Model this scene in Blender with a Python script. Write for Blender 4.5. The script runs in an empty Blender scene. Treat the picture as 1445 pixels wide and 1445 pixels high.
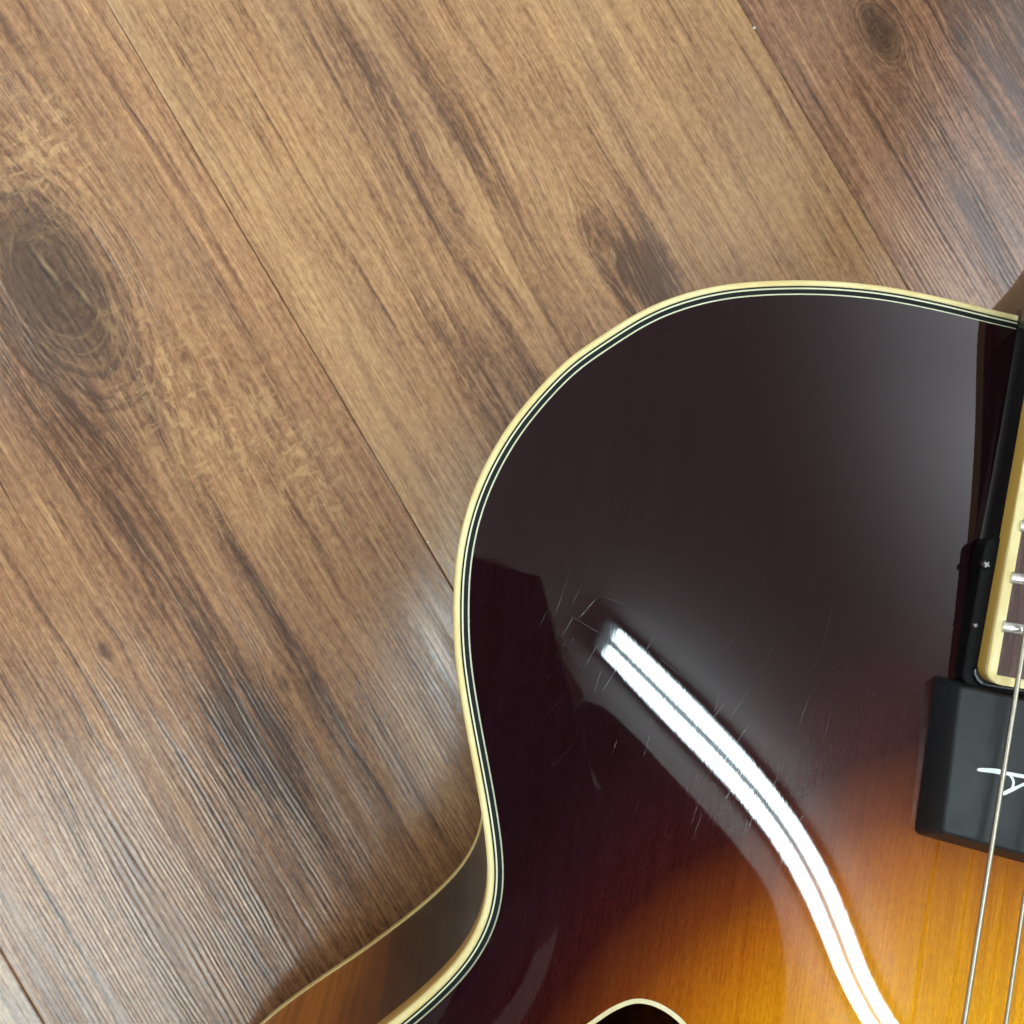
import bpy, math, random
import numpy as np
from mathutils import Vector, Matrix
from mathutils.geometry import delaunay_2d_cdt
random.seed(7)
scene = bpy.context.scene
COL = scene.collection
rad = math.radians

# ------------------------------------------------------------------ camera
F, H = 1498.0, 0.364                      # focal length in photo pixels, height above the floor (m)
_d = np.array([(658 - 722.5) / F, -(760 - 722.5) / F, -1.0]); _d /= np.linalg.norm(_d)
_v = np.cross(_d, [0, 0, -1.0]); _c = -_d[2]
_K = np.array([[0, -_v[2], _v[1]], [_v[2], 0, -_v[0]], [-_v[1], _v[0], 0]])
ROT = np.eye(3) + _K + _K @ _K / (1 + _c)
cam_data = bpy.data.cameras.new('camera')
cam = bpy.data.objects.new('camera', cam_data); COL.objects.link(cam)
m4 = Matrix([list(r) for r in ROT]).to_4x4(); m4.translation = (0, 0, H)
cam.matrix_world = m4
cam_data.sensor_width = 36; cam_data.lens = F * 36 / 1445
cam_data.clip_start = 0.01; cam_data.clip_end = 50
cam_data.dof.use_dof = True; cam_data.dof.focus_distance = 0.268; cam_data.dof.aperture_fstop = 26
scene.camera = cam
# ------------------------------------------------------------------ room light
world = bpy.data.worlds.new('World'); scene.world = world; world.use_nodes = True
bg = world.node_tree.nodes['Background']
bg.inputs[0].default_value = (0.98, 0.965, 0.97, 1); bg.inputs[1].default_value = 0.62
scene.view_settings.view_transform = 'Standard'; scene.view_settings.look = 'None'
scene.view_settings.exposure = 0.12; scene.view_settings.gamma = 1.0
LAMP = 46.0

# ------------------------------------------------------------------ helpers
def mk(name, verts, faces, mat=None, parent=None, smooth=False, mats=None, mi=None):
    me = bpy.data.meshes.new(name); me.from_pydata([tuple(map(float, v)) for v in verts], [], faces); me.update()
    o = bpy.data.objects.new(name, me); COL.objects.link(o)
    if mat: me.materials.append(mat)
    if parent: o.parent = parent
    if smooth: me.polygons.foreach_set('use_smooth', [True] * len(me.polygons))
    return o
def empty(name, loc=(0, 0, 0), rz=0, parent=None):
    o = bpy.data.objects.new(name, None); COL.objects.link(o); o.location = loc; o.rotation_euler = (0, 0, rz)
    o.empty_display_size = 0.02
    if parent: o.parent = parent
    return o
def tag(o, label=None, cat=None, group=None, kind=None):
    for k, v in (('label', label), ('category', cat), ('group', group), ('kind', kind)):
        if v: o[k] = v
    return o
class MB:
    def __init__(s): s.v = []; s.f = []
    def add(s, v, f):
        n = len(s.v); s.v += list(v); s.f += [tuple(i + n for i in q) for q in f]
    def box(s, x0, x1, y0, y1, z0, z1, b=0.0):
        if b <= 0:
            s.add([(x, y, z) for z in (z0, z1) for (x, y) in ((x0, y0), (x1, y0), (x1, y1), (x0, y1))],
                  [(3, 2, 1, 0), (4, 5, 6, 7), (0, 1, 5, 4), (1, 2, 6, 5), (2, 3, 7, 6), (3, 0, 4, 7)])
        else:
            L = [(0, z0), (0, z1 - b), (b * .3, z1 - b * .3), (b, z1)]
            vs = [(x, y, z) for (i, z) in L for (x, y) in ((x0 + i, y0 + i), (x1 - i, y0 + i), (x1 - i, y1 - i), (x0 + i, y1 - i))]
            fs = [(3, 2, 1, 0)] + [(k * 4 + j, k * 4 + (j + 1) % 4, k * 4 + 4 + (j + 1) % 4, k * 4 + 4 + j) for k in range(3) for j in range(4)] + [(12, 13, 14, 15)]
            s.add(vs, fs)
    def loft(s, rings, cap0=True, cap1=True, closed=True):
        n = len(rings[0]); vs = [p for r in rings for p in r]; fs = []
        for k in range(len(rings) - 1):
            for j in range(n if closed else n - 1):
                fs.append((k * n + j, k * n + (j + 1) % n, (k + 1) * n + (j + 1) % n, (k + 1) * n + j))
        if cap0: fs.append(tuple(range(n - 1, -1, -1)))
        if cap1: fs.append(tuple((len(rings) - 1) * n + j for j in range(n)))
        s.add(vs, fs)
    def tube(s, pts, rads, seg=10):
        pts = [Vector(p) for p in pts]; rings = []
        for i, p in enumerate(pts):
            t = (pts[min(i + 1, len(pts) - 1)] - pts[max(i - 1, 0)]).normalized()
            a = t.cross(Vector((0, 0, 1))) if abs(t.z) < .9 else t.cross(Vector((1, 0, 0)))
            a.normalize(); b = t.cross(a)
            r = rads[i] if hasattr(rads, '__len__') else rads
            rings.append([tuple(p + (a * math.cos(2 * math.pi * k / seg) + b * math.sin(2 * math.pi * k / seg)) * r) for k in range(seg)])
        s.loft(rings)
    def build(s, name, mat, parent=None, smooth=False, angle=None):
        o = mk(name, s.v, s.f, mat, parent, smooth or angle is not None)
        if angle is not None:
            o.data.set_sharp_from_angle(angle=rad(angle))
        return o

# ------------------------------------------------------------------ node helpers
class S:
    """wraps a float socket so that formulas read as formulas"""
    nt = None
    def __init__(s, x): s.x = x
    @staticmethod
    def op(o, *a, clamp=False):
        n = S.nt.nodes.new('ShaderNodeMath'); n.operation = o; n.use_clamp = clamp
        for i, v in enumerate(a):
            if isinstance(v, S): S.nt.links.new(v.x, n.inputs[i])
            else: n.inputs[i].default_value = float(v)
        return S(n.outputs[0])
    def __add__(a, b): return S.op('ADD', a, b)
    __radd__ = __add__
    def __mul__(a, b): return S.op('MULTIPLY', a, b)
    __rmul__ = __mul__
    def __sub__(a, b): return S.op('SUBTRACT', a, b)
    def __rsub__(a, b): return S.op('SUBTRACT', b, a)
    def __truediv__(a, b): return S.op('DIVIDE', a, b)
    def __pow__(a, b): return S.op('POWER', a, b)
def mx(a, b): return S.op('MAXIMUM', a, b)
def mn(a, b): return S.op('MINIMUM', a, b)
def xp(a): return S.op('EXPONENT', a)
def clamp(a): return S.op('ADD', a, 0.0, clamp=True)
def sstep(a, lo, hi):
    n = S.nt.nodes.new('ShaderNodeMapRange'); n.interpolation_type = 'SMOOTHSTEP'
    S.nt.links.new(a.x, n.inputs[0]); n.inputs[1].default_value = lo; n.inputs[2].default_value = hi
    return S(n.outputs[0])
def noise(u, v, w=0.0, detail=2.0, rough=0.5, dist=0.0):
    c = S.nt.nodes.new('ShaderNodeCombineXYZ')
    for i, q in enumerate((u, v, w)):
        if isinstance(q, S): S.nt.links.new(q.x, c.inputs[i])
        else: c.inputs[i].default_value = float(q)
    n = S.nt.nodes.new('ShaderNodeTexNoise'); S.nt.links.new(c.outputs[0], n.inputs['Vector'])
    n.inputs['Scale'].default_value = 1; n.inputs['Detail'].default_value = detail
    n.inputs['Roughness'].default_value = rough; n.inputs['Distortion'].default_value = dist
    return S(n.outputs['Fac'])
def sn(*a, **k): return (noise(*a, **k) - 0.5) * 2.0
def ramp(fac, stops):
    n = S.nt.nodes.new('ShaderNodeValToRGB'); S.nt.links.new(fac.x, n.inputs[0]); cr = n.color_ramp
    while len(cr.elements) < len(stops): cr.elements.new(0.5)
    for e, (p, c) in zip(cr.elements, stops): e.position = p; e.color = (*c, 1)
    return n.outputs[0]
def mix(fac, a, b, mode='MIX'):
    n = S.nt.nodes.new('ShaderNodeMix'); n.data_type = 'RGBA'; n.blend_type = mode
    for sock, v in ((n.inputs[0], fac), (n.inputs[6], a), (n.inputs[7], b)):
        if isinstance(v, S): S.nt.links.new(v.x, sock)
        elif isinstance(v, (int, float)): sock.default_value = v
        elif isinstance(v, tuple): sock.default_value = (*v, 1)
        else: S.nt.links.new(v, sock)
    return n.outputs[2]
def bump(height, dist, strength=1.0, normal=None):
    n = S.nt.nodes.new('ShaderNodeBump'); n.inputs['Distance'].default_value = dist; n.inputs['Strength'].default_value = strength
    S.nt.links.new(height.x, n.inputs['Height'])
    if normal is not None: S.nt.links.new(normal, n.inputs['Normal'])
    return n.outputs[0]
def material(name):
    m = bpy.data.materials.new(name); m.use_nodes = True; S.nt = m.node_tree
    return m, m.node_tree.nodes['Principled BSDF']
def setp(b, **k):
    names = dict(base='Base Color', rough='Roughness', metal='Metallic', coat='Coat Weight', coatr='Coat Roughness', nrm='Normal',
                 coatn='Coat Normal', spec='Specular IOR Level', ior='IOR', emit='Emission Color', emis='Emission Strength', sss='Subsurface Weight')
    for q, v in k.items():
        s = b.inputs[names[q]]
        if isinstance(v, S): S.nt.links.new(v.x, s)
        elif isinstance(v, (int, float)): s.default_value = v
        elif isinstance(v, tuple): s.default_value = (*v, 1)
        else: S.nt.links.new(v, s)
def coords(scale=1000.0):
    t = S.nt.nodes.new('ShaderNodeTexCoord'); p = S.nt.nodes.new('ShaderNodeSeparateXYZ')
    S.nt.links.new(t.outputs['Object'], p.inputs[0])
    return [S(p.outputs[i]) * scale for i in range(3)]
def sr(r, g, b):
    f = lambda c: (c / 255 / 12.92) if c / 255 < .04045 else ((c / 255 + .055) / 1.055) ** 2.4
    return (f(r), f(g), f(b))

# ------------------------------------------------------------------ laminate floor
FL_A = rad(-59.45)         # direction of the planks
def plank_mat(name, seed, stops, knots=(), cath=(), gray=0.3, flecks=(), tint=(1, 1, 1), bumpk=1.0, spots=(), lines=1.0, cracks=(), shade=None):
    m, b = material(name); U, V, Z = coords()
    Vw = V + 5.0 * sn(U * .0045, V * .018, seed, 2) + 1.3 * sn(U * .018, V * .07, seed + 3, 2) + .45 * sn(U * .09, V * .22, seed + 5, 2)
    kmask = None; ringlines = None; rsum = None
    for (ku, kv, ru, rv, k, dark, r0) in knots:
        du = (U - ku); dv = (V - kv)
        e = xp((du / ru) * (du / ru) * -1.0 - (dv / rv) * (dv / rv))
        Vw = Vw - dv * e * k
        if dark > 0:
            # noisy ellipse radius: rings inside, dark core
            q = S.op('SQRT', (du / (ru * r0)) * (du / (ru * r0)) + (dv / (rv * r0)) * (dv / (rv * r0))) + .12 * sn(U * .05, V * .05, seed + ku, 3)
            core = (1.0 - sstep(q + .3 * sn(U * .12, Vw * .3, seed + 2, 3), .5, 1.5)) * dark
            kmask = core if kmask is None else mx(kmask, core)
            ph = S.op('FRACT', q * 6.5 + .5 * sn(U * .09, V * .09, seed + 1, 3))
            rl = (1.0 - sstep(S.op('ABSOLUTE', ph - .5), .03, .16)) * sstep(q, .45, .7) * (1.0 - sstep(q, 1.3, 2.0)) * sstep(noise(U * .06, V * .06, seed + 20, 2), .36, .56)
            ringlines = rl if ringlines is None else mx(ringlines, rl)
            f_rings = sstep(S.op('FRACT', q * 4.5 + .6 * sn(U * .1, V * .1, seed + 6, 3)), .45, .9) * (1.0 - sstep(q, 1.1, 2.2)) * dark * .11
            rsum = f_rings if rsum is None else rsum + f_rings
    for (cu, cv, ru, rv, amp) in cath:                      # cathedral arches
        du = (U - cu); dv = (V - cv)
        e = xp((dv / rv) * (dv / rv) * -1.0) * sstep(du, -20, ru)
        Vw = Vw * (1.0 - e * .0) + S.op('ABSOLUTE', dv) * e * amp
    broad = noise(U * .0035, Vw * .075, seed + 11, 3, .55)
    mid = noise(U * .007, Vw * .33, seed + 12, 3, .6)
    fine = noise(U * .022, Vw * 1.25, seed + 13, 3, .6)
    vfine = noise(U * .06, Vw * 3.2, seed + 14, 2, .6)
    mott = noise(U * .3, V * .6, seed + 15, 4, .7)
    blot = noise(U * .012, V * .02, seed + 16, 3, .6)
    f = broad * .24 + mid * .30 + fine * .38 + vfine * .30 + mott * .42 + blot * .2 - .42
    # growth-ring saw profile: dark sharp late wood
    saw = S.op('FRACT', Vw * .135 + .9 * sn(U * .004, Vw * .06, seed + 17, 2))
    late = sstep(saw, .62, .93) * (1.0 - sstep(saw, .93, 1.0)) * sstep(noise(U * .009, Vw * .09, seed + 18, 2), .45, .66)
    f = f - late * .13 * lines
    if rsum is not None: f = f - rsum
    for (su, sv, ru, rv, dk) in spots:
        du = (U - su) / ru; dv = (V - sv) / rv
        e = xp(du * du * -1.0 - dv * dv)
        f = f - e * dk * (.12 + 1.5 * sstep(noise(U * .022, Vw * .42, seed + 40 + su, 4, .65), .34, .66))
    col = ramp(clamp((f - .30) * 2.55), stops)
    # grey-violet late patches and warm patches
    gm = sstep(noise(U * .01, Vw * .045, seed + 21, 3, .6), .45, .72) * gray
    col = mix(gm, col, mix(.62, col, sr(128, 112, 102)))
    wm = sstep(noise(U * .016, V * .03, seed + 22, 2, .6), .5, .75) * .35
    col = mix(wm, col, mix(1.0, col, (1.07, 1.0, .86), 'MULTIPLY'))
    # thin dark pores
    pore = (1.0 - sstep(noise(U * .045, Vw * 1.8, seed + 23, 3, .7), .33, .44)) * .6
    col = mix(pore, col, mix(1.0, col, (.5, .45, .42), 'MULTIPLY'))
    # pale short streaks
    pale = sstep(noise(U * .06, Vw * 1.5, seed + 24, 3, .7), .56, .70) * .5
    col = mix(pale, col, sr(214, 184, 142))
    if kmask is not None:
        col = mix(kmask * .9, col, mix(clamp(mott * 1.8 - .4), sr(62, 46, 37), sr(104, 80, 62)))
        col = mix(ringlines * .2, col, sr(186, 156, 116))
    for (su, sv, ru, rv, sl) in cracks:
        du = (U - su) / ru; dv = (V - sv - (U - su) * sl + .8 * sn(U * .2, 3, seed, 2)) / rv
        e = xp(du * du * du * du * -1.0 - dv * dv)
        e2 = xp(du * du * -2.0 - (dv - 2.2) * (dv - 2.2))
        col = mix(e * .85, col, sr(52, 44, 40)); col = mix(e2 * .6, col, sr(178, 150, 116))
    for (su, sv, ru, rv, am) in flecks:                      # pale cross-grain flecks
        du = (U - su) / ru; dv = (V - sv) / rv
        e = xp(du * du * -1.0 - dv * dv)
        fl = sstep(noise(U * .30 + .8 * sn(V * .1, U * .1, 3), V * .10, seed + 31, 3, .62), .54, .66)
        fl2 = sstep(noise(U * .10, V * .26, seed + 33, 4, .75), .50, .64)
        dk = 1.0 - sstep(noise(U * .14, Vw * .5, seed + 35, 3, .7), .34, .5)
        col = mix(dk * e * am * .5, col, mix(1.0, col, (.62, .55, .5), 'MULTIPLY'))
        col = mix(mx(fl * .65, fl2 * .75) * e * am, col, sr(220, 184, 130))
    col = mix(1.0, col, tint, 'MULTIPLY')
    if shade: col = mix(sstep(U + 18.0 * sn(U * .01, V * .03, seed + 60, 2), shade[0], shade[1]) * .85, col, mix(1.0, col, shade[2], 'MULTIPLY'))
    # embossed grain
    Vr = V * .35 + Vw * .65
    ridge = noise(U * .012, Vr * .8, seed + 51, 2, .5)
    rsaw = S.op('FRACT', Vr * .64 + 1.2 * sn(U * .005, Vr * .1, seed + 53, 2))
    rs = sstep(rsaw, .0, .62) * (1.0 - sstep(rsaw, .62, 1.0))
    fr = noise(U * .05, Vw * 2.6, seed + 52, 2, .6)
    spk = noise(U * .75, V * 1.9, seed + 54, 2, .6)
    spm = sstep(noise(U * .022, V * .16, seed + 57, 3), .36, .62)
    hgt = ridge * .26 + rs * .34 * (.25 + .9 * spm) + fr * .06 + spk * .22 - late * .2 + noise(U * .09, Vr * 1.5, seed + 56, 2, .6) * .12
    n = bump(hgt, .00015 * bumpk)
    rg = .19 + .06 * noise(U * .2, V * .5, seed + 55, 2) 
    setp(b, base=col, rough=rg, nrm=n, spec=.95)
    b.inputs['Anisotropic'].default_value = .6
    vt = S.nt.nodes.new('ShaderNodeVectorTransform'); vt.vector_type = 'VECTOR'; vt.convert_from = 'OBJECT'; vt.convert_to = 'WORLD'
    vt.inputs[0].default_value = (0, 1, 0); S.nt.links.new(vt.outputs[0], b.inputs['Tangent'])
    return m
LIGHT = [(0.0, sr(100, 74, 55)), (.28, sr(148, 112, 82)), (.52, sr(180, 141, 102)), (.78, sr(203, 166, 119)), (1.0, sr(222, 190, 142))]
BROWN = [(0.0, sr(90, 64, 47)), (.3, sr(136, 100, 73)), (.55, sr(172, 130, 95)), (.8, sr(198, 157, 112)), (1.0, sr(220, 184, 134))]
DARK = [(0.0, sr(88, 62, 47)), (.3, sr(132, 96, 72)), (.55, sr(170, 127, 97)), (.8, sr(196, 153, 116)), (1.0, sr(218, 180, 138))]
P_LEFT = plank_mat('oak_laminate_edge', 61, BROWN, gray=.5, tint=(.9, .9, .9))
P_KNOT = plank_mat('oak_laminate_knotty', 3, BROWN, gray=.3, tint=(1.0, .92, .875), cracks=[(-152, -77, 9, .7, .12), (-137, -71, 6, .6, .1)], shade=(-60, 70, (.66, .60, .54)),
    knots=[(-146, -76, 52, 26, .8, 1.0, .62), (-29, -124, 9, 5, .8, .8, .35), (11, -78, 9, 5, .8, .7, .35), (60, -150, 60, 14, .5, 0, 1)],
    flecks=[(-82, -58, 46, 17, .9), (-190, -58, 26, 20, .85), (-50, -35, 34, 15, .7)],
    spots=[(24, -98, 22, 13, .26), (-5, -70, 60, 4, .2), (-30, -95, 90, 9, .15), (-120, -95, 40, 20, .12)])
P_LIGHT = plank_mat('oak_laminate_light', 29, LIGHT, gray=.3, knots=[(-66, 92, 20, 8, .8, .12, .4), (-110, 58, 46, 11, .75, 0, 1)],
    cath=[(-118, 56, 60, 22, .5)],
    spots=[(-47, 98, 22, 11, .3), (-160, 53, 35, 5, .12), (-135, 68, 45, 4, .12), (-75, 74, 70, 5, .12), (-25, 30, 60, 10, .14), (-70, 46, 80, 4, .16), (-45, 100, 12, 8, .2)], tint=(.97, .885, .84))
P_BROWN = plank_mat('oak_laminate_reddish', 47, DARK, gray=.28,
    knots=[(-80, 216, 20, 11, .85, .8, .5), (-64, 240, 7, 4, .8, .9, .5)],
    flecks=[(15, 192, 16, 8, .5)], spots=[(-20, 250, 90, 22, .16), (-70, 268, 60, 14, .2), (5, 212, 26, 9, .22)], tint=(.95, .87, .83))
P_GEN = plank_mat('oak_laminate_plain', 83, BROWN, gray=.4)
sub, bs = material('subfloor'); setp(bs, base=(.03, .022, .016), rough=.9)
floor = mk('floor', [(-3, -3, -.0095), (3, -3, -.0095), (3, 3, -.0095), (-3, 3, -.0095)], [(0, 1, 2, 3)], sub)
tag(floor, 'brown oak-look laminate plank floor under the guitar', kind='structure')
PW = .1905
for k in range(-8, 9):
    v0 = -.0126 + k * PW; g = .0001
    mb = MB(); mb.box(-1.3, 1.3, v0 + g, v0 + PW - g, -.009, 0, .00055)
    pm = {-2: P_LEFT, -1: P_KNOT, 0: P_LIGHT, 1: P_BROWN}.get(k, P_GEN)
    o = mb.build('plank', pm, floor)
    o.rotation_euler = (0, 0, FL_A)
    lb = {-1: 'plank with the large dark knot', 0: 'pale straw-coloured plank', 1: 'darker reddish plank'}.get(k)
    if lb: o['label'] = lb

# ------------------------------------------------------------------ guitar: outline and arched plates
O = (0.16971483, 0.05396079); TH = rad(9.2)
guitar = empty('archtop_guitar', (O[0], O[1], 0), -TH)
tag(guitar, 'sunburst hollow archtop guitar lying face up on the floor, cream bound with black pickup', 'guitar')
ZT, ZB = .095, .018
# half outline (mm): s = distance down the body from the neck joint, w = distance left of the centre line
HALF = [(0, 26.4), (-.5, 35.6), (-1.1, 42.7), (-1.4, 49.9), (-1.7, 57.2), (-1.6, 64.2), (-1.1, 71.3), (-.4, 78.2), (.7, 85.2), (2, 92), (3.6, 98.8), (5.6, 105.6),
        (8.4, 112.2), (11.7, 118.6), (16, 124.9), (20.7, 130.1), (25.2, 134.9), (29.9, 140), (35.4, 144.2), (41.7, 148.3), (48.4, 152.2), (52.5, 154.1), (56.9, 155.9),
        (61.9, 157.6), (67.1, 159), (73.8, 160.2), (80.1, 160.7), (86.4, 160.7), (92.6, 160.2), (98.6, 159.3), (107.2, 157.8), (112.5, 156.4), (119.2, 154.3), (126.4, 151.8),
        (133.3, 149.3), (140.9, 146.5), (148.6, 143.8), (157.8, 141), (161.5, 140.1), (165, 139.5), (169.4, 139.3), (175.1, 139.9), (182.6, 142.6), (188.4, 146.1), (196.4, 152.3),
        (202.7, 158.1), (215, 170.2), (228, 184.5), (244, 199.5), (265, 210.5), (295, 217), (330, 218), (370, 212), (410, 197), (450, 170), (485, 130), (510, 80), (520, 40), (523, 0)]
pts = np.array(HALF + [(s, -w) for s, w in HALF[-2::-1]], float)
def resample(p, step):
    out = []
    n = len(p)
    for i in range(n - 1):
        p0, p1, p2, p3 = p[max(i - 1, 0)], p[i], p[i + 1], p[min(i + 2, n - 1)]
        L = np.linalg.norm(p2 - p1); k = max(2, int(L / .5))
        for t in np.arange(k) / k:
            out.append(.5 * ((2 * p1) + (p2 - p0) * t + (2 * p0 - 5 * p1 + 4 * p2 - p3) * t * t + (3 * p1 - p0 - 3 * p2 + p3) * t ** 3))
    out.append(p[-1]); out = np.array(out)
    d = np.r_[0, np.cumsum(np.linalg.norm(np.diff(out, axis=0), axis=1))]
    m = int(d[-1] / step); x = np.linspace(0, d[-1], m + 1)
    return np.c_[np.interp(x, d, out[:, 0]), np.interp(x, d, out[:, 1])]
OUT = resample(pts, 1.8)
for _ in range(14):
    q = OUT.copy(); q[1:-1] = (OUT[:-2] + 2 * OUT[1:-1] + OUT[2:]) / 4; OUT = q
T = np.gradient(OUT, axis=0); T /= np.linalg.norm(T, axis=1)[:, None]
NIN = np.c_[T[:, 1], -T[:, 0]]
if (OUT[len(OUT) // 4] + NIN[len(OUT) // 4] * 5)[1] > OUT[len(OUT) // 4][1]: NIN = -NIN
def off(d): return OUT + NIN * d
def l3(s, w, z): return (-w / 1000, -s / 1000, z)     # guitar-local metres
# height field
hh = 2.0; S0, W0 = -12.0, -232.0
Sg = np.arange(S0, 536, hh); Wg = np.arange(W0, 233, hh)
SS, WW = np.meshgrid(Sg, Wg, indexing='ij')
def inside(poly, s, w):
    c = np.zeros(s.shape, bool); n = len(poly)
    for i in range(n):
        s1, w1 = poly[i]; s2, w2 = poly[(i + 1) % n]
        if s1 == s2: continue
        c ^= ((s1 > s) != (s2 > s)) & (w < (w2 - w1) * (s - s1) / (s2 - s1) + w1)
    return c
MASK = inside(OUT[::3], SS, WW)
phi = None
for st, its in ((8, 400), (4, 600), (2, 800), (1, 1200)):
    m = MASK[::st, ::st]; h1 = hh * st
    if phi is None: phi = np.zeros(m.shape)
    else:
        f2 = np.repeat(np.repeat(phi, 2, 0), 2, 1); g2 = np.zeros(m.shape)
        a, b2 = min(g2.shape[0], f2.shape[0]), min(g2.shape[1], f2.shape[1]); g2[:a, :b2] = f2[:a, :b2]; phi = g2
    phi[~m] = 0
    for _ in range(its):
        nn = np.zeros_like(phi)
        nn[1:-1, 1:-1] = (phi[2:, 1:-1] + phi[:-2, 1:-1] + phi[1:-1, 2:] + phi[1:-1, :-2] + h1 * h1) / 4
        nn[~m] = 0; phi = nn
def blur(a, n):
    for _ in range(n):
        a = a.copy(); a[1:-1] = (a[2:] + 2 * a[1:-1] + a[:-2]) / 4; a[:, 1:-1] = (a[:, 2:] + 2 * a[:, 1:-1] + a[:, :-2]) / 4
    return a
tt = np.sqrt(phi / phi.max())
AH, AP, AQ = 15.0, 3.0, 0.5
ARCH = blur(AH * tt ** AP / (tt ** AP + AQ) * (1 + AQ), 6)
# small bumps added to steer the tube reflection along its curve: (s, w, height in mm), each a soft mound or hollow
REFL_BUMPS = [(70, 36, 0.02), (70, 62, 0.11), (70, 88, 0.14), (70, 114, -0.05), (70, 140, 0.02), (100, 36, 0.15), (100, 62, 0.28), (100, 88, -0.05), (100, 114, -0.36), (100, 140, 0.13), (130, 10, -0.21), (130, 36, -0.03), (130, 62, 0.34), (130, 88, -0.18), (130, 114, -0.15), (130, 140, 0.22), (160, 10, -0.49), (160, 36, -0.2), (160, 62, 0.19), (160, 88, -0.29), (160, 114, -0.08), (160, 140, 0.03), (190, 36, 0.49), (190, 88, -0.43), (190, 114, -0.08), (220, 10, 0.07), (220, 36, 0.24), (220, 62, 0.1), (220, 88, -0.04)]
_in = np.clip(tt * 3, 0, 1)
for _s, _w, _a in REFL_BUMPS: ARCH = ARCH + _a * np.exp(-((SS - _s) ** 2 + (WW - _w) ** 2) / (2 * 22 ** 2)) * _in
GS, GW = np.gradient(ARCH, hh)
def samp(G, s, w):
    i = (np.asarray(s, float) - S0) / hh; j = (np.asarray(w, float) - W0) / hh
    i0 = np.clip(np.floor(i).astype(int), 0, G.shape[0] - 2); j0 = np.clip(np.floor(j).astype(int), 0, G.shape[1] - 2)
    a = i - i0; b = j - j0
    return (1 - a) * (1 - b) * G[i0, j0] + a * (1 - b) * G[i0 + 1, j0] + (1 - a) * b * G[i0, j0 + 1] + a * b * G[i0 + 1, j0 + 1]
def az(s, w): return ZT + float(samp(ARCH, s, w)) / 1000
def closed_cr(p, step=1.0):
    p = np.array(p, float); n = len(p); out = []
    for i in range(n):
        p0, p1, p2, p3 = p[i - 1], p[i], p[(i + 1) % n], p[(i + 2) % n]
        k = max(2, int(np.linalg.norm(p2 - p1) / step))
        for t in np.arange(k) / k:
            out.append(.5 * ((2 * p1) + (p2 - p0) * t + (2 * p0 - 5 * p1 + 4 * p2 - p3) * t * t + (3 * p1 - p0 - 3 * p2 + p3) * t ** 3))
    return np.array(out)
FH = np.array([-.9, .3]) + closed_cr([(192.4, 109.5), (187.7, 104.3), (185.2, 99.1), (185.7, 93.1), (189.2, 86.8), (195, 83.6), (203, 84), (210, 89), (222, 97), (245, 104), (275, 108), (300, 112), (318, 122), (316, 134),
                (303, 137), (294, 130), (290, 120), (270, 114.5), (245, 112.5), (222, 112.5), (205, 116), (198, 114.5)])
def offc(p, d):
    t = np.roll(p, -1, 0) - np.roll(p, 1, 0); t /= np.linalg.norm(t, axis=1)[:, None]
    n = np.c_[t[:, 1], -t[:, 0]]
    area = np.sum(p[:, 0] * np.roll(p[:, 1], -1) - p[:, 1] * np.roll(p[:, 0], -1))
    return p + n * d * (-1 if area > 0 else 1)      # positive d = towards the inside
if np.ptp(offc(FH, 1)[:, 0]) > np.ptp(FH[:, 0]): _o = offc; offc = lambda p, d: _o(p, -d)

# materials of the guitar
def burst_field(X, Y):
    s = Y * -1.0; a = (s - 290.0) / 180.0; b = X / 138.0
    return S.op('SQRT', a * a + b * b) + .035 * sn(X * .02, Y * .008, 4, 2) + .01 * sn(X * .25, Y * .02, 9, 2)
def scratches(X, Y, cell, w, L, seed, dens):
    c = S.nt.nodes.new('ShaderNodeCombineXYZ')
    S.nt.links.new((X / cell).x, c.inputs[0]); S.nt.links.new((Y / cell + seed).x, c.inputs[1])
    v = S.nt.nodes.new('ShaderNodeTexVoronoi'); v.voronoi_dimensions = '2D'; v.inputs['Scale'].default_value = 1
    S.nt.links.new(c.outputs[0], v.inputs['Vector'])
    ps = S.nt.nodes.new('ShaderNodeSeparateXYZ'); S.nt.links.new(v.outputs['Position'], ps.inputs[0])
    cs = S.nt.nodes.new('ShaderNodeSeparateColor'); S.nt.links.new(v.outputs['Color'], cs.inputs[0])
    dx = X - S(ps.outputs[0]) * cell; dy = Y - (S(ps.outputs[1]) - seed) * cell
    ang = (S(cs.outputs[0]) - .5) * .6 - .28
    big = sstep(S(cs.outputs[2]), .90, .91) * 1.5
    ang = ang + big
    ca, sa = S.op('COSINE', ang), S.op('SINE', ang)
    ac = dx * ca + dy * sa + 0.012 * dy * dy / cell; al = dy * ca - dx * sa
    line = (1.0 - sstep(S.op('ABSOLUTE', ac), w * .4, w)) * (1.0 - sstep(S.op('ABSOLUTE', al), L * .3, L))
    return line * sstep(S(cs.outputs[1]), 1 - dens, 1 - dens + .1)
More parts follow.
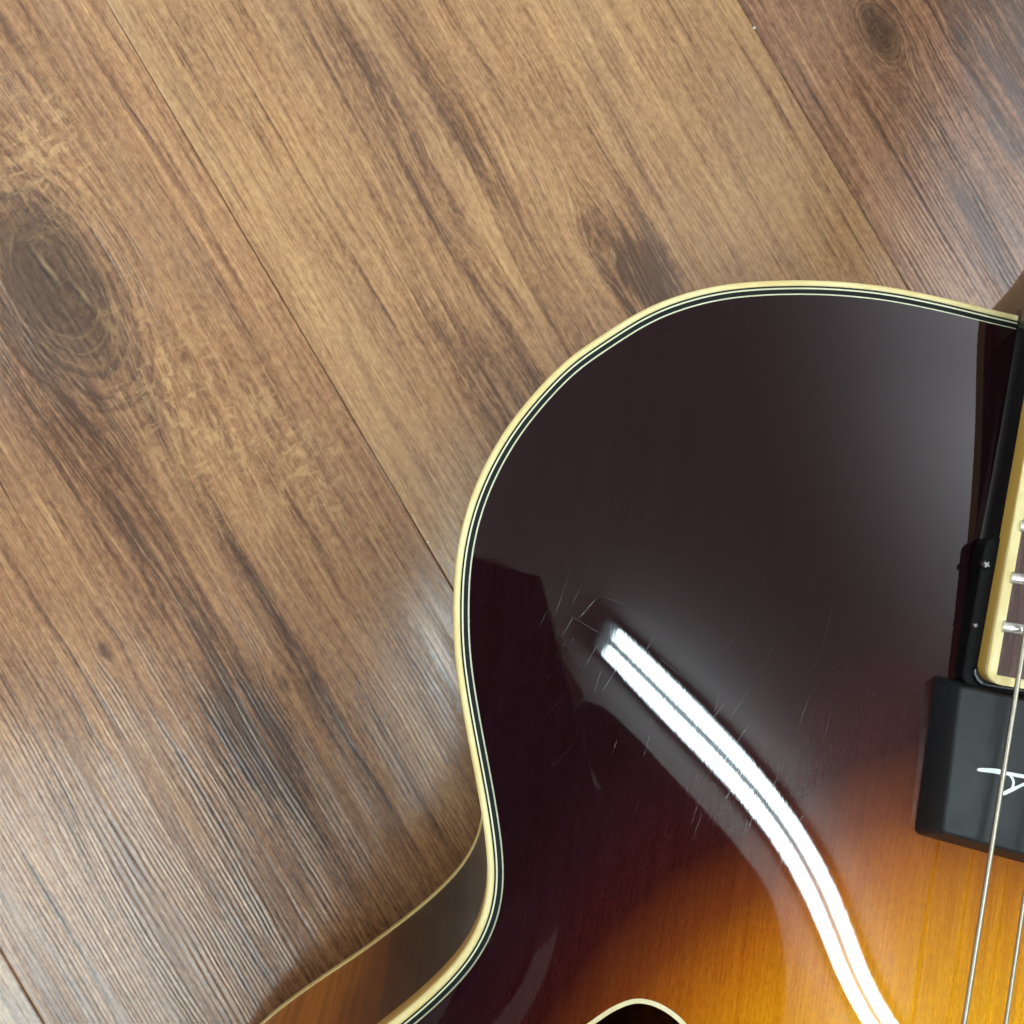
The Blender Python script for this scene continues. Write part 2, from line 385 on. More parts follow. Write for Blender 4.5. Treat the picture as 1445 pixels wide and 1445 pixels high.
def lacquer(name, side=False):
    m, b = material(name); X, Y, Z = coords()
    g1 = noise(X * 1.6, Y * .05, 1, 3, .6); g2 = noise(X * .35, Y * .012, 2, 2, .5); g3 = noise(X * 4.0, Y * .35, 7, 2, .6)
    if not side:
        r = burst_field(X, Y)
        col = ramp(clamp((r - .3) / .95), [(.0, (.80, .385, .016)), (.38, (.74, .32, .006)), (.50, (.56, .205, .006)), (.60, (.34, .092, .006)), (.68, (.14, .030, .007)), (.77, (.038, .006, .005)), (.9, (.021, .005, .0075)), (1.0, (.013, .004, .006))])
        col = mix(sstep(g1, .35, .75) * .55, col, mix(1.0, col, (.66, .52, .45), 'MULTIPLY'))
        col = mix(sstep(g3, .48, .68) * .6, col, mix(1.0, col, (1.3, 1.4, 1.7), 'MULTIPLY'))
        g4 = noise(X * 2.6, Y * .5, 27, 3, .7); col = mix(sstep(g4, .5, .66) * .5, col, mix(1.0, col, (.6, .52, .4), 'MULTIPLY'))
        col = mix(sstep(g2, .45, .65) * .5, col, mix(1.0, col, (.84, .74, .6), 'MULTIPLY'))
        sc = mx(scratches(X, Y, 21, .024, 9, 3.1, .26), mx(mx(scratches(X, Y, 11, .028, 6, 11.7, .4), scratches(X, Y, 7, .024, 3.5, 31.7, .42)) * .7, scratches(X, Y, 5, .06, .25, 5.2, .10)))
        # the worn zone lies where the picking hand rubs, left of the strings
        wz = xp(((X + 90) / 40) * ((X + 90) / 40) * -1.0 - ((Y + 112) / 36) * ((Y + 112) / 36)) * 1.2 + .03
        sc = clamp(sc * clamp(wz) * 1.0)
        col = mix(sc * .16, col, (.45, .45, .47))
        ripple = noise(X * 1.1, Y * .10, 5, 2, .6) * .5 + noise(X * 1.7, Y * .45, 15, 2, .6) * .5
        n1 = bump(ripple * .27 + sc * .5, .0000075)
        setp(b, base=col, rough=.45, spec=.0, coat=1.0, coatr=.012 + sc * .12, coatn=n1)
        b.inputs['Coat IOR'].default_value = 1.5
    else:
        s = Y * -1.0
        fig = noise(X * .06, Y * .06, Z * .035, 2, .6) ; fl = noise(X * .35, Y * .35, Z * .01, 2, .5); gr = noise(X * .03, Y * .03, Z * 1.3, 3, .6)
        t = sstep(s + 6.0 * sn(X * .02, Y * .02, Z * .03, 2) , 190, 226)
        col = ramp(t, [(0, (.020, .014, .010)), (.35, (.045, .013, .005)), (.7, (.13, .036, .004)), (1, (.27, .085, .005))])
        col = mix(sstep(fl, .35, .65) * .8, col, mix(1.0, col, (1.7, 1.6, 1.4), 'MULTIPLY'))
        col = mix(gr * .4, col, mix(1.0, col, (.6, .55, .5), 'MULTIPLY'))
        n1 = bump(gr * .5 + noise(X * .3, Y * .3, Z * .3, 2) * .5, .00002)
        setp(b, base=col, rough=.4, spec=.1, coat=.4, coatr=.1, coatn=n1)
    return m
M_TOP = lacquer('sunburst_lacquer'); M_RIB = lacquer('maple_rib_lacquer', True)
def cream(name, c, c2, side=False):
    m, b = material(name); X, Y, Z = coords()
    q = noise(X * .035, Y * .035, Z * .4, 4, .7); sp = noise(X * .5, Y * .8, Z * .8, 3, .7)
    col = mix(sstep(q, .38, .62) * .9, c, c2); col = mix(sstep(sp, .62, .8) * .35, col, (.36, .23, .08))
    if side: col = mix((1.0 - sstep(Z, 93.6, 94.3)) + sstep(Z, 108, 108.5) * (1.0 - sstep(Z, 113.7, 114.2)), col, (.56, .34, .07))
    setp(b, base=col, rough=.4, sss=.0, coat=.25, coatr=.2, nrm=bump(sp, .00003)); return m
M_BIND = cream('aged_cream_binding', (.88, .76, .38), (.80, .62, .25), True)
M_LINE = cream('cream_purfling', (.74, .74, .52), (.66, .65, .42))
M_BACKB = cream('back_cream_binding', (.72, .52, .18), (.62, .42, .14))
M_FHB = cream('f_hole_cream_binding', (.76, .66, .40), (.68, .56, .30))
def plain(name, c, r, metal=0, coat=0, coatr=.05, spk=0.0, spkc=(.2, .2, .2), bd=0):
    m, b = material(name); X, Y, Z = coords()
    n = noise(X * .5, Y * .5, Z * .5, 4, .65)
    col = mix(n, c, tuple(min(1, q * 1.25) for q in c))
    if spk: col = mix(sstep(noise(X * 1.6, Y * 1.6, Z * 1.6, 3, .7), .64, .8) * spk, col, spkc)
    setp(b, base=col, rough=r + (noise(X * .3, Y * .3, Z * .3, 3) - .5) * r * .4, metal=metal, coat=coat, coatr=coatr)
    if bd: setp(b, nrm=bump(noise(X * 4, Y * 4, Z * 4, 3, .7), bd))
    return m
M_BLACKL = plain('black_purfling', (.005, .007, .006), .6); M_BLACKL.node_tree.nodes['Principled BSDF'].inputs['Specular IOR Level'].default_value = .2
M_EXT = plain('black_lacquer', (.0035, .0035, .004), .3, coat=1, coatr=.04, spk=.04)
M_PU = plain('black_satin_plastic', (.006, .007, .008), .45, spk=.14, spkc=(.10, .11, .12), bd=.00003); M_PU.node_tree.nodes['Principled BSDF'].inputs['Specular IOR Level'].default_value = .38
M_WHITE = plain('white_ink', (.78, .84, .82), .5)
M_NI = plain('worn_nickel', (.72, .71, .66), .28, metal=1, bd=.00003)
M_SCREW = plain('black_screw_steel', (.06, .06, .06), .3, metal=1)
M_HEEL = plain('dark_mahogany_lacquer', (.035, .024, .015), .35, coat=.9, coatr=.15)
mr, br = material('rosewood'); X, Y, Z = coords()
rw = noise(X * 1.0, Y * .08, 3, 4, .65); rp = noise(X * 3.4, Y * .25, 8, 2, .6)
rc = ramp(rw, [(.25, (.035, .014, .011)), (.5, (.085, .034, .026)), (.75, (.16, .075, .055))])
rc = mix((1.0 - sstep(rp, .34, .42)) * .7, rc, (.02, .01, .008))
setp(br, base=rc, rough=.5, nrm=bump(rp, .00004)); M_ROSE = mr
ms, bs2 = material('nickel_wound_string'); X, Y, Z = coords()
setp(bs2, base=(.40, .36, .29), metal=1, rough=.34); M_STR = ms

# top plate
BW = [0, 1.70, 2.14, 2.54, 3.68, 4.08]
INN = off(BW[-1])
INN = INN[(INN[:, 0] > 3.0) | (np.abs(INN[:, 1]) > 26)]
INN = np.vstack([INN, np.c_[np.full(27, INN[-1][0]), np.linspace(-26, 26, 29)[1:-1]]])
keep = []
gp = np.c_[SS.ravel(), WW.ravel()]
GI = inside(off(BW[-1] + 1.0)[::3], SS, WW) & (SS > 5.2)
fh_in = inside(FH, SS, WW)
near = np.zeros_like(fh_in)
fb = FH; 
for q in FH[::1]:
    i = int(round((q[0] - S0) / hh)); j = int(round((q[1] - W0) / hh))
    for a in (-1, 0, 1):
        for b2 in (-1, 0, 1):
            if (Sg[i + a] - q[0]) ** 2 + (Wg[j + b2] - q[1]) ** 2 < 1.0: near[i + a, j + b2] = True
FHM = FH * [1, -1]
def flipm(a): return a[:, ::-1]
fh_in |= flipm(fh_in); near |= flipm(near)
sel = GI & ~fh_in & ~near
P2 = [Vector((float(a), float(b2))) for a, b2 in zip(SS[sel], WW[sel])]
nb = len(P2); ed = []
for loop in (INN, FH, FHM):
    n0 = len(P2); P2 += [Vector((float(a), float(b2))) for a, b2 in loop]
    ed += [(n0 + i, n0 + (i + 1) % len(loop)) for i in range(len(loop))]
vo, _, fo, *_r = delaunay_2d_cdt(P2, ed, [], 0, 1e-6)
vo = np.array([tuple(v) for v in vo]); fo = np.array([f for f in fo if len(f) == 3])
cen = vo[fo].mean(1)
okf = inside(INN, cen[:, 0], cen[:, 1]) & ~inside(FH, cen[:, 0], cen[:, 1]) & ~inside(FHM, cen[:, 0], cen[:, 1])
fo = fo[okf]
def plate(name, zf, mat, flip, gs, gw, sgn):
    z = zf(vo[:, 0], vo[:, 1])
    vs = np.c_[-vo[:, 1] / 1000, -vo[:, 0] / 1000, z]
    a = vs[fo[:, 1]] - vs[fo[:, 0]]; b = vs[fo[:, 2]] - vs[fo[:, 0]]
    up = (a[:, 0] * b[:, 1] - a[:, 1] * b[:, 0]) > 0
    f = fo.copy(); f[~up] = f[~up][:, ::-1]
    if flip: f = f[:, ::-1]
    used, inv = np.unique(f, return_inverse=True); f = inv.reshape(f.shape)
    o = mk(name, vs[used], [tuple(int(i) for i in q) for q in f], mat, guitar, True)
    s, w = vo[used, 0], vo[used, 1]
    n = np.c_[samp(gw, s, w) * sgn, samp(gs, s, w) * sgn, np.ones(len(s))]
    n /= np.linalg.norm(n, axis=1)[:, None]
    if not flip: o.data.normals_split_custom_set_from_vertices([tuple(q) for q in n])
    return o
GWs, GSs = blur(GW, 3), blur(GS, 3)
top = plate('top', lambda s, w: ZT + samp(ARCH, s, w) / 1000, M_TOP, False, GSs, GWs, 1.0)
# back plate (solid, no f-holes)
BK = blur(17.0 * tt ** 1.6, 6)
bi = inside(OUT[::2], SS, WW)
ids = -np.ones(SS.shape, int); st = 3
sub_s, sub_w = SS[::st, ::st], WW[::st, ::st]; ins = inside(off(3.0)[::2], sub_s, sub_w)
bp = [Vector((float(a), float(b2))) for a, b2 in zip(sub_s[ins], sub_w[ins])]; n0 = len(bp)
BO = off(.4)[::3]; BO = np.vstack([BO, [OUT[-1]]])
bp += [Vector((float(a), float(b2))) for a, b2 in BO]
bv, _, bf, *_r = delaunay_2d_cdt(bp, [(n0 + i, n0 + (i + 1) % len(BO)) for i in range(len(BO))], [], 1, 1e-6)
mk('back', [l3(v[0], v[1], ZB + .0008 - float(samp(BK, v[0], v[1])) / 1000) for v in bv], [tuple(f) for f in bf], M_RIB, guitar, True)
def sweep(name, prof, mat, closed=False, rng=None):
    """prof: list of (inset mm, z m)"""
    rows = [[l3(*p, z) for p in off(i)] for i, z in prof]
    n = len(rows[0]); vs = [p for r in rows for p in r]
    fs = [(k * n + j, k * n + j + 1, (k + 1) * n + j + 1, (k + 1) * n + j) for k in range(len(rows) - 1) for j in range(n - 1)]
    fs += [tuple(k * n for k in range(len(rows)))[::-1], tuple(k * n + n - 1 for k in range(len(rows)))]
    return mk(name, vs, fs, mat, guitar, True)
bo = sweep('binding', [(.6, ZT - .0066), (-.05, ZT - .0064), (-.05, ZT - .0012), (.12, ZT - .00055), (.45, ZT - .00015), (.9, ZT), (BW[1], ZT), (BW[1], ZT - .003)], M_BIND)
def flat_strip(name, a, b, mat, dz=0):
    return sweep(name, [(a, ZT - .002), (a, ZT + dz), (b, ZT + dz), (b, ZT - .002)], mat)
for a, b, m_, nm in ((1, 2, M_BLACKL, 'black_purfling_line'), (2, 3, M_LINE, 'cream_purfling_line'), (3, 4, M_BLACKL, 'black_purfling_line'), (4, 5, M_LINE, 'cream_purfling_line')):
    o = sweep(nm, [(BW[a], ZT + .00002), (BW[b], ZT + .00002)], m_)
    o.data.set_sharp_from_angle(angle=rad(30))
sweep('side', [(.25, ZT - .0064), (.25, ZB + .0032)], M_RIB)
sweep('back_binding', [(.6, ZB + .0034), (-.05, ZB + .0034), (-.15, ZB + .0028), (-.15, ZB + .0006), (.3, ZB), (1.2, ZB)], M_BACKB)
# f-hole bindings and the dark inside
for FHx, sg in ((FH, 1), (FHM, 1)):
    inn = offc(FHx, 1.15)
    rings = [[l3(p[0], p[1], az(*q) - .003) for p, q in zip(FHx, FHx)], [l3(p[0], p[1], az(*p) + .00012) for p in FHx],
             [l3(p[0], p[1], az(*q) + .00012) for p, q in zip(inn, FHx)], [l3(p[0], p[1], az(*q) - .004) for p, q in zip(inn, FHx)]]
    mb = MB(); mb.loft(rings, False, False); mb.build('f_hole_binding', M_FHB, top, angle=40)

# neck and heel
def zf(s): return .1095 + (s - 60) * .00001                 # underside of the fingerboard
def fbw(s): return 28.3 + .033 * s
rings = []
for t, d, wt in [(-3, 78, 26.2), (0, 78, 26.2), (3, 72, 26.2), (6, 64, 26.1), (9, 53, 26), (12, 43, 25.8), (16, 34, 25.6), (21, 29, 25.4), (28, 26, 25.2), (40, 24.5, 25), (80, 23.5, 24), (160, 22, 22), (300, 20, 20), (345, 20, 19.5)]:
    ring = []; zt = zf(-t) - .0002
    for k in range(25):
        a = math.pi * k / 24
        c, s_ = math.cos(a), math.sin(a)
        x = math.copysign(abs(c) ** .42, c) * wt * (1 - .12 * max(s_, 0) ** 3)
        ring.append((x / 1000, t / 1000, zt - (max(s_, 0) ** 1.0) * d / 1000))
    rings.append(ring)
mb = MB(); mb.loft(rings)
mb.build('neck', M_HEEL, guitar, angle=50)
# extension block that carries the fingerboard over the top
mb = MB(); rings = []
for zk, ins in ((0, -.9), (.09, -.55), (.16, 0), (.55, .15), (1, .7)):
    r = []
    for s, w in [(-1.5, 25.6), (5, 26), (40, 29.4), (61, 31.5), (91, 32.4), (93.5, 31.2), (94.5, 28), (94.5, -28), (93.5, -31.2), (91, -32.4), (61, -31.5), (40, -29.4), (5, -26), (-1.5, -25.6)]:
        z0 = ZT - .0015 if s < 4 else az(s, w) - .0006
        w2 = w * (1 - ins / 32); r.append(l3(s, w2, z0 + (zf(s) - .0006 - z0) * zk))
    rings.append(r)
mb.loft([[tuple(p) for p in r] for r in rings]); mb.build('fingerboard_support', M_EXT, guitar, angle=50)
# fingerboard: rosewood with cream binding and nickel frets
ZF = .1146
def fb_outline(ins, s_end):
    r = 3.6; o_ = []
    for s in (-340, -200, -100, 0, s_end - r): o_.append((s, fbw(s) - ins))
    for a in (22, 45, 68, 90): o_.append((s_end - r + r * math.sin(rad(a)), fbw(s_end) - ins - r + r * math.cos(rad(a))))
    return o_ + [(s, -w) for s, w in o_[::-1]]
bo_, bi_ = fb_outline(0, 94.6), fb_outline(2.35, 92.4)
bi_ = [(s, w) for s, w in bi_]
mb = MB()
zt2 = lambda s: ZF + (s - 60) * .00001
n = len(bo_)
rows = [[l3(s, w, zf(s)) for s, w in bo_], [l3(s, w, zt2(s) - .0009) for s, w in bo_], [l3(s, w * .992, zt2(s) - .0002) for s, w in bo_], [l3(s, w * .98, zt2(s)) for s, w in bo_], [l3(s, w, zt2(s) + .0003) for s, w in bi_], [l3(s, w, zf(s) + .001) for s, w in bi_]]
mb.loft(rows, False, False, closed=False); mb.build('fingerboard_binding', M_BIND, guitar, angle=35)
# cambered rosewood
mb = MB(); vs = []; fs = []; ns = 60; nw = 16
for i in range(ns + 1):
    s = -340 + (92.35 + 340) * i / ns; w_ = fbw(s) - 2.38
    for j in range(nw + 1):
        w = -w_ + 2 * w_ * j / nw; vs.append(l3(s, w, zt2(s) + .0003 + .0011 * (1 - (w / w_) ** 2)))
for i in range(ns):
    for j in range(nw): a = i * (nw + 1) + j; fs.append((a, a + 1, a + nw + 2, a + nw + 1))
mb.add(vs, fs); fbd = mb.build('fingerboard', M_ROSE, guitar, smooth=True)
SC = 635.0; S_NUT = 80.7 - SC * (1 - 2 ** (-20 / 12))
for k in range(1, 21):
    s = S_NUT + SC * (1 - 2 ** (-k / 12))
    if s < -335: continue
    w_ = fbw(s) - 1.7; mb = MB(); rg = []
    for j in range(13):
        w = -w_ + 2 * w_ * j / 12; zc = zt2(s) + .00038 + .0011 * (1 - (w / w_) ** 2); e = .6 if j in (0, 12) else 1
        rg.append([l3(s + ds * 1.4, w + (0), zc + dz_ * .0011 * e) for ds, dz_ in ((-1, -.1), (-.85, .45), (-.45, .88), (0, 1), (.45, .88), (.85, .45), (1, -.1))])
    mb.loft(rg); mb.build('fret', M_NI, fbd, angle=50)

# pickup mounting bracket, screws
mb = MB(); rg = []
for z_, i in ((.1070, 0), (.1100, 0), (.1104, .35)):
    o_ = [(56.5, 35.2 - i), (63, 33.6 - i), (87, 33.9 - i), (91.5, 33.2 - i), (95.2 - i, 30.5), (96.4 - i, 26.5), (96.6 - i, -26.5), (95.2 - i, -30.5), (91, -33.2 + i), (56.5, -35 + i), (56.5 + i, -27), (56.5 + i, 27)]
    rg.append([l3(s, w, z_) for s, w in o_])
def arm(z0, z1, outl, name, mat, bev=.0003, parent=guitar, ang=40):
    c = np.mean(outl, axis=0); rr = []
    for z_, sc_ in ((z0, 0), (z1 - bev, 0), (z1, bev * 1000)):
        q = offc(np.array(outl, float), sc_) if sc_ else outl
        rr.append([l3(a, b_, z_) for a, b_ in q])
    mb = MB(); mb.loft(rr); return mb.build(name, mat, parent, angle=ang)
def rnd(poly, r, n=6):
    out = []; m_ = len(poly)
    for i in range(m_):
        p0, p1, p2 = (np.array(poly[(i + k) % m_], float) for k in (-1, 0, 1))
        a = (p0 - p1) / np.linalg.norm(p0 - p1); b = (p2 - p1) / np.linalg.norm(p2 - p1)
        for t in np.linspace(0, 1, n):
            q = (1 - t) ** 2 * (p1 + a * r) + 2 * t * (1 - t) * p1 + t * t * (p1 + b * r); out.append(tuple(q))
    return out
br_o = rnd([(59.5, 33.6), (96.8, 34.6), (96.8, -34.6), (59.5, -33.6)], 3.5)
M_BRK = plain('matt_black_bracket', (.0035, .0035, .004), .42); M_BRK.node_tree.nodes['Principled BSDF'].inputs['Specular IOR Level'].default_value = .12
bracket = arm(.1045, .11, br_o, 'pickup_bracket', M_BRK, .0004)
lo, li = [q for q in fb_outline(-1.15, 95.9) if q[0] > 0], [q for q in fb_outline(-.25, 95.0) if q[0] > 0]
lo = [(max(q[0], 63.5), q[1]) for q in lo]; li = [(max(q[0], 63.5), q[1]) for q in li]
mb = MB(); lm = [((a[0] + b_[0]) / 2, (a[1] + b_[1]) / 2) for a, b_ in zip(lo, li)]
mb.loft([[l3(*q, .1095) for q in lo], [l3(*q, .1105) for q in lo], [l3(q[0] * .7 + p[0] * .3, q[1] * .7 + p[1] * .3, .1109) for q, p in zip(lo, lm)], [l3(*q, .1110) for q in lm], [l3(*q, .1109) for q in li], [l3(*q, .1095) for q in li]], False, False, closed=False)
mb.build('bracket_lip', M_EXT, bracket, angle=60)
def screw(s, w, z, r):
    mb = MB(); seg = 20
    prof = [(r, -.0012), (r, .0001), (r * .86, .0006), (r * .5, .0009)]
    mb.loft([[l3(s + rr * math.cos(2 * math.pi * k / seg), w + rr * math.sin(2 * math.pi * k / seg), z + dz_) for k in range(seg)] for rr, dz_ in prof])
    o = mb.build('screw', M_SCREW, bracket, angle=40)
    c_ = MB()
    for an in (.5, .5 + math.pi / 2):
        ca, sa = math.cos(an), math.sin(an); L, h_ = r * .62, r * .14
        q = [(s + a * ca - b_ * sa, w + a * sa + b_ * ca) for a, b_ in ((-L, -h_), (L, -h_), (L, h_), (-L, h_))]
        c_.add([l3(*p, z + .00093 + (0.00002 if an > 1 else 0)) for p in q], [(0, 1, 2, 3)])
    c_.build('screw_slot', M_SLOT, bracket)
M_SLOT = plain('screw_recess', (.22, .22, .22), .35, metal=1)
screw(66.5, 33.0, .1100, 1.25); screw(81.5, 33.4, .1096, .9)

# pickup: black bar with the logo
PZ = .1158
base = rnd([(95.2, 39.4), (134.0, 39.4), (142.5, -38), (99.5, -38)], 1.6)
topo = rnd([(96.2, 37.7), (131.4, 36.9), (139.6, -37), (99.9, -37)], 1.4)
mb = MB()
cz = []
for A_, z_, k in ((base, None, 0), (base, .1075, 0), (topo, PZ - .0006, 0), (topo, PZ - .00015, .35), (topo, PZ, .8)):
    q = offc(np.array(A_), k) if k else np.array(A_)
    cz.append([l3(a, b_, (az(a, b_) - .0008) if z_ is None else z_) for a, b_ in q])
mb.loft(cz); pickup = mb.build('pickup', M_PU, guitar, angle=35)
def px2l(px, py, z):
    r = ROT @ np.array([(px - 722.5) / F, -(py - 722.5) / F, -1.0]); t = (z - H) / r[2]
    p = np.array([r[0] * t, r[1] * t]) - O
    ax = np.array([math.sin(TH), math.cos(TH)]); la = np.array([math.cos(TH), -math.sin(TH)])
    return (-(p @ ax) * 1000, -(p @ la) * 1000)
# the stylised letter A printed on the pickup (guitar-local millimetres, 0.05 mm thick)
ZL = PZ + .00003
def stroke(mb, pl, wd):
    pl = [px2l(1365 + x / 14.45, 1050 + y / 14.45, PZ) for x, y in pl]
    k = 1000 * (H - PZ) / F / 14.45
    pl = np.array(pl); d = np.gradient(pl, axis=0); d /= np.linalg.norm(d, axis=1)[:, None]; nn_ = np.c_[-d[:, 1], d[:, 0]]
    w_ = np.array(wd)[:, None] * k / 2
    a, b_ = pl + nn_ * w_, pl - nn_ * w_; n_ = len(pl); off_ = mb.zz
    vs = [l3(*p, ZL + off_) for p in a] + [l3(*p, ZL + off_) for p in b_]
    mb.add(vs, [(i, i + 1, n_ + i + 1, n_ + i) for i in range(n_ - 1)])
    mb.zz += .000008
mb = MB(); mb.zz = 0
stroke(mb, [(196, 515), (215, 520), (250, 523), (320, 527), (400, 533), (520, 543), (640, 562), (760, 590), (900, 612), (1030, 640), (1156, 660), (1400, 705), (1700, 760)], [8, 48, 68, 82, 88, 100, 104, 78, 72, 76, 78, 70, 40])
stroke(mb, [(830, 612), (880, 645), (915, 690), (938, 745), (942, 800), (930, 860), (900, 930)], [40, 50, 52, 52, 52, 54, 60])
stroke(mb, [(712, 1020), (725, 1015), (760, 998), (830, 965), (920, 925), (1040, 868), (1156, 815), (1400, 705), (1700, 560)], [20, 62, 84, 86, 80, 66, 62, 60, 60])
logo = mb.build('pickup_logo', M_WHITE, pickup)
logo['label'] = 'white stylised letter A'

# strings: the two low ones are wound, with real ridges where they are in view
gauge = [1.32, 1.07, .81, .61, .43, .33]
def sw(i, s): return (25.5 + .0285 * (s - 91)) - i * (9.1 + .008 * (s - 91))
def sz(s): return .11865 + .00003 * (s - 91)
for i, g in enumerate(gauge):
    r = g / 2000; ptsx = []; rr = []
    if i < 2:
        ss = [-335, 30]; ps = .17
        ss += list(np.arange(40, 185, ps)) + [200, 300, 312]
        for k, s in enumerate(ss):
            ptsx.append(l3(s, sw(i, s), sz(s))); rr.append(r * (1.0 if k % 2 else .86) if 40 <= s < 185 else r)
    else:
        for s in (-335, 0, 150, 312): ptsx.append(l3(s, sw(i, s), sz(s))); rr.append(r)
    ptsx.append(l3(380, sw(i, 300), .110)); rr.append(r)
    mb = MB(); mb.tube(ptsx, rr, 10); mb.build('string', M_STR, guitar, smooth=True)
# bridge and tailpiece, beyond the frame
mb = MB(); rg = []
for z_, sx in ((0, 1), (.6, .8), (1, .5)):
    o_ = rnd([(306 - 6 * sx, 72 - 20 * z_), (306 + 6 * sx, 72 - 20 * z_), (306 + 6 * sx, -72 + 20 * z_), (306 - 6 * sx, -72 + 20 * z_)], 1.5)
    rg.append([l3(a, b_, az(a, b_) * (1 - z_) + (sz(306) - .0008) * z_) for a, b_ in o_])
mb.loft(rg); mb.build('bridge', M_EXT, guitar, angle=40)
arm(.1085, .1115, rnd([(376, 32), (386, 32), (500, 12), (524, 12), (524, -18), (500, -18), (386, -40), (376, -40)], 3), 'tailpiece', M_NI)

# ------------------------------------------------------------------ specks of dust on the floor
M_DUST = plain('white_dust', (.8, .78, .74), .8)
def wpx(px, py, z):
    r = ROT @ np.array([(px - 722.5) / F, -(py - 722.5) / F, -1.0]); t = (z - H) / r[2]; return (r[0] * t, r[1] * t, z)
def speck(px, py, r, label):
    mb = MB(); x, y, _ = wpx(px, py, 0); rg = []
    for j in range(5):
        a = math.pi * (j + .5) / 5
        rg.append([(r * math.sin(a) * math.cos(k * math.pi / 4) * random.uniform(.7, 1.2), r * math.sin(a) * math.sin(k * math.pi / 4) * random.uniform(.7, 1.2), r * .6 * (1 - math.cos(a))) for k in range(8)])
    mb.loft(rg); o = mb.build('dust_speck', M_DUST, None, smooth=True); o.location = (x, y, .0001)
    tag(o, label, 'speck', 'white specks of dust on the floor')
speck(1064, 40, .00055, 'white speck on the seam between the pale and the reddish plank, near the top edge')
speck(604, 765, .0004, 'tiny white speck in the seam just left of the guitar body')

# ------------------------------------------------------------------ the room above (seen only as reflections, plus added fill lights)
M_CEIL = plain('matt_ceiling_paint', (.74, .71, .70), .9)
ceil = mk('ceiling', [(-3, -3, 2.46), (3, -3, 2.46), (3, 3, 2.46), (-3, 3, 2.46)], [(3, 2, 1, 0)], M_CEIL)
tag(ceil, 'plain pale ceiling above the floor', kind='structure')
M_HOUS = plain('grey_enamel_housing', (.16, .165, .17), .5)
mt, bt = material('lit_fluorescent_tube')
setp(bt, base=(.9, .9, .9), emit=(.78, .97, 1.0), emis=LAMP)
def fixture(x, y, ang, L, label, wd=.045, gap=.020):
    t = empty('fluorescent_light', (x, y, 2.4), ang); tag(t, label, 'ceiling light', 'twin fluorescent lights on the ceiling')
    mb = MB(); mb.box(-L / 2 - .03, L / 2 + .03, -.060, .060, .012, .058); mb.build('housing', M_HOUS, t)
    for sg in (-1, 1):
        mb = MB(); rg = []
        yc = sg * (gap + wd) / 2
        for xx in (-L / 2, L / 2):
            rg.append([(xx, yc + wd / 2 * math.cos(k * math.pi / 8), -abs(.018 * math.sin(k * math.pi / 8))) for k in range(9)])
        vs = [p for r in rg for p in r]; fs = [(k, k + 1, k + 10, k + 9) for k in range(8)]
        mb.add(vs, fs); mb.build('tube', mt, t, smooth=True)
    return t
A1 = math.atan2(-1.0, .86)
fixture(.416, -.548, math.atan2(-.624, .782), 1.5, 'twin tube ceiling light whose reflection runs down the guitar top')
fixture(-.5, 2.6, A1 + 1.2, 1.5, 'added twin tube fill light beyond the neck end of the guitar')  # added to brighten the floor, kept clear of the reflections
fixture(2.1, -.1, A1 + .3, 1.5, 'added twin tube fill light far to the right of the room')  # unseen extra fill, added to make up for dimmer tubes
fixture(-2.4, .7, A1, 1.5, 'added twin tube fill light far to the left of the room')  # another unseen fill light added for the room's diffuse level
fixture(-1.14, -1.2, A1, 1.3, 'twin tube ceiling light towards the lower left of the room')
# added unseen spot on the ceiling, upper right (the pale sheen near the neck)
up = bpy.data.lights.new('sheen_fill_spot', 'SPOT'); up.energy = 290; up.spot_size = rad(110); up.spot_blend = 1; up.shadow_soft_size = .1; up.color = (.85, .93, 1.0)
uo = bpy.data.objects.new('sheen_fill_spot', up); COL.objects.link(uo); uo.location = (2.0, .8, 1.35); uo.rotation_euler = (rad(180), 0, 0)
# the phone that takes the picture
M_PH = plain('matt_black_phone_case', (.006, .006, .007), .95); M_PH.node_tree.nodes['Principled BSDF'].inputs['Specular IOR Level'].default_value = .05
ph = MB(); ph.box(-.100, -.021, -.150, -.002, .004, .012, .001); po = ph.build('phone', M_PH); po.location = (0, 0, H)
tag(po, 'dark mobile phone held above the guitar, seen only as a reflection', 'phone')

# the photographer in dark clothes, bending over the guitar: above and behind the frame, seen only as a dark reflection in the lacquer
M_CLOTH = plain('dark_knit_cloth', (.012, .012, .015), .9); M_SKIN = plain('skin', (.35, .2, .14), .5); M_HAIR = plain('dark_hair', (.015, .01, .008), .6)
def skinned(name, nodes, edges, mat, parent):
    me = bpy.data.meshes.new(name); me.from_pydata([n[:3] for n in nodes], edges, [])
    o = bpy.data.objects.new(name, me); COL.objects.link(o)
    o.modifiers.new('skin', 'SKIN')
    for v, n in zip(me.skin_vertices[0].data, nodes): v.radius = (n[3], n[4] if len(n) > 4 else n[3])
    me.skin_vertices[0].data[0].use_root = True
    sb = o.modifiers.new('smooth', 'SUBSURF'); sb.levels = 1; sb.render_levels = 2
    me.materials.append(mat); o.parent = parent
    return o
per = empty('person', (-.22, -.74, 0))
tag(per, 'person in dark clothes bending over the guitar to photograph it', 'person')
q = lambda x, y, z, *r: (x + .2, y + .85, z) + r
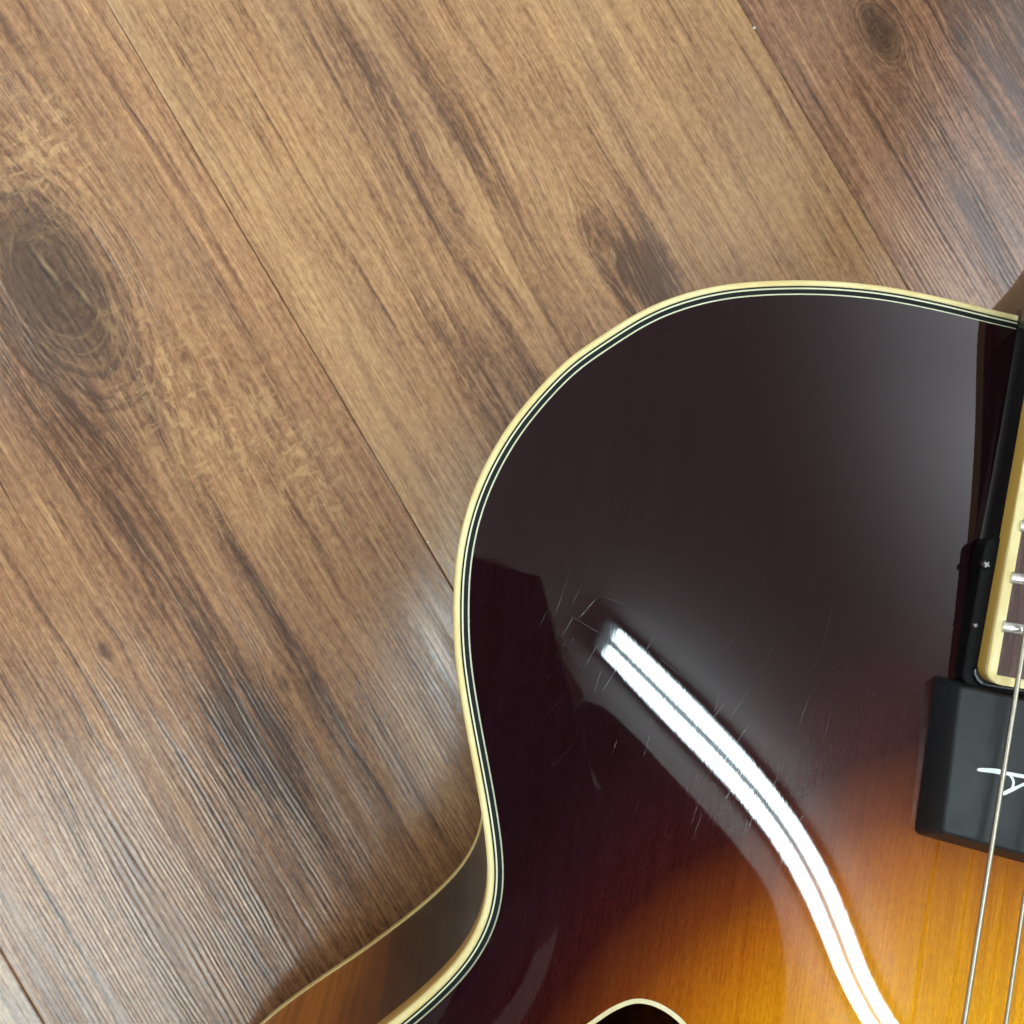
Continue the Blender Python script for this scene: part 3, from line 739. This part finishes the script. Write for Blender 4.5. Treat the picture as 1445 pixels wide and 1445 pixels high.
skinned('body', [q(-.20, -.86, .90, .19, .15), q(-.17, -.74, 1.08, .21, .16), q(-.13, -.60, 1.24, .22, .16), q(-.11, -.50, 1.32, .07, .07),
    q(-.31, -.55, 1.24, .07), q(-.38, -.38, .95, .05), q(-.13, -.19, .58, .035),
    q(.11, -.60, 1.24, .09), q(.17, -.48, .95, .07), q(-.035, -.21, .58, .035),
    q(-.31, -.88, .84, .10), q(-.34, -.80, .46, .07), q(-.34, -.90, .08, .045), q(-.10, -.90, .84, .10), q(-.07, -.82, .46, .07), q(-.07, -.92, .08, .045),
    q(-.35, -.76, .03, .035), q(-.06, -.78, .03, .035), q(-.10, -.46, 1.0, .19, .12), q(-.08, -.36, .84, .17, .10)],
    [(0, 1), (1, 2), (2, 3), (2, 4), (4, 5), (5, 6), (2, 7), (7, 8), (8, 9), (0, 10), (10, 11), (11, 12), (0, 13), (13, 14), (14, 15), (12, 16), (15, 17), (2, 18), (18, 19)], M_CLOTH, per)
skinned('head', [q(-.11, -.50, 1.31, .055), q(-.10, -.44, 1.36, .075, .07), q(-.10, -.37, 1.34, .08, .085), q(-.10, -.33, 1.27, .05)], [(0, 1), (1, 2), (2, 3)], M_SKIN, per)
skinned('hair', [q(-.10, -.45, 1.41, .07), q(-.10, -.37, 1.42, .075), q(-.10, -.31, 1.37, .04)], [(0, 1), (1, 2)], M_HAIR, per)
for hx, sg in ((-.115, -1), (-.035, 1)):
    skinned('hand', [q(hx, -.19, .57, .022), q(hx + .01 * -sg, -.15, .48, .034, .016)], [(0, 1)], M_SKIN, per)
    for k in range(4):
        skinned('finger', [q(hx - .01 * sg + (k - 1.5) * .017, -.15, .47, .009), q(hx - .012 * sg + (k - 1.5) * .018, -.12, .43, .008), q(hx - .02 * sg + (k - 1.5) * .016, -.095, .395, .007)], [(0, 1), (1, 2)], M_SKIN, per)
    skinned('thumb', [q(hx + .02 * -sg, -.16, .49, .011), q(hx + .045 * -sg, -.135, .45, .010), q(hx + .05 * -sg, -.115, .41, .008)], [(0, 1), (1, 2)], M_SKIN, per)
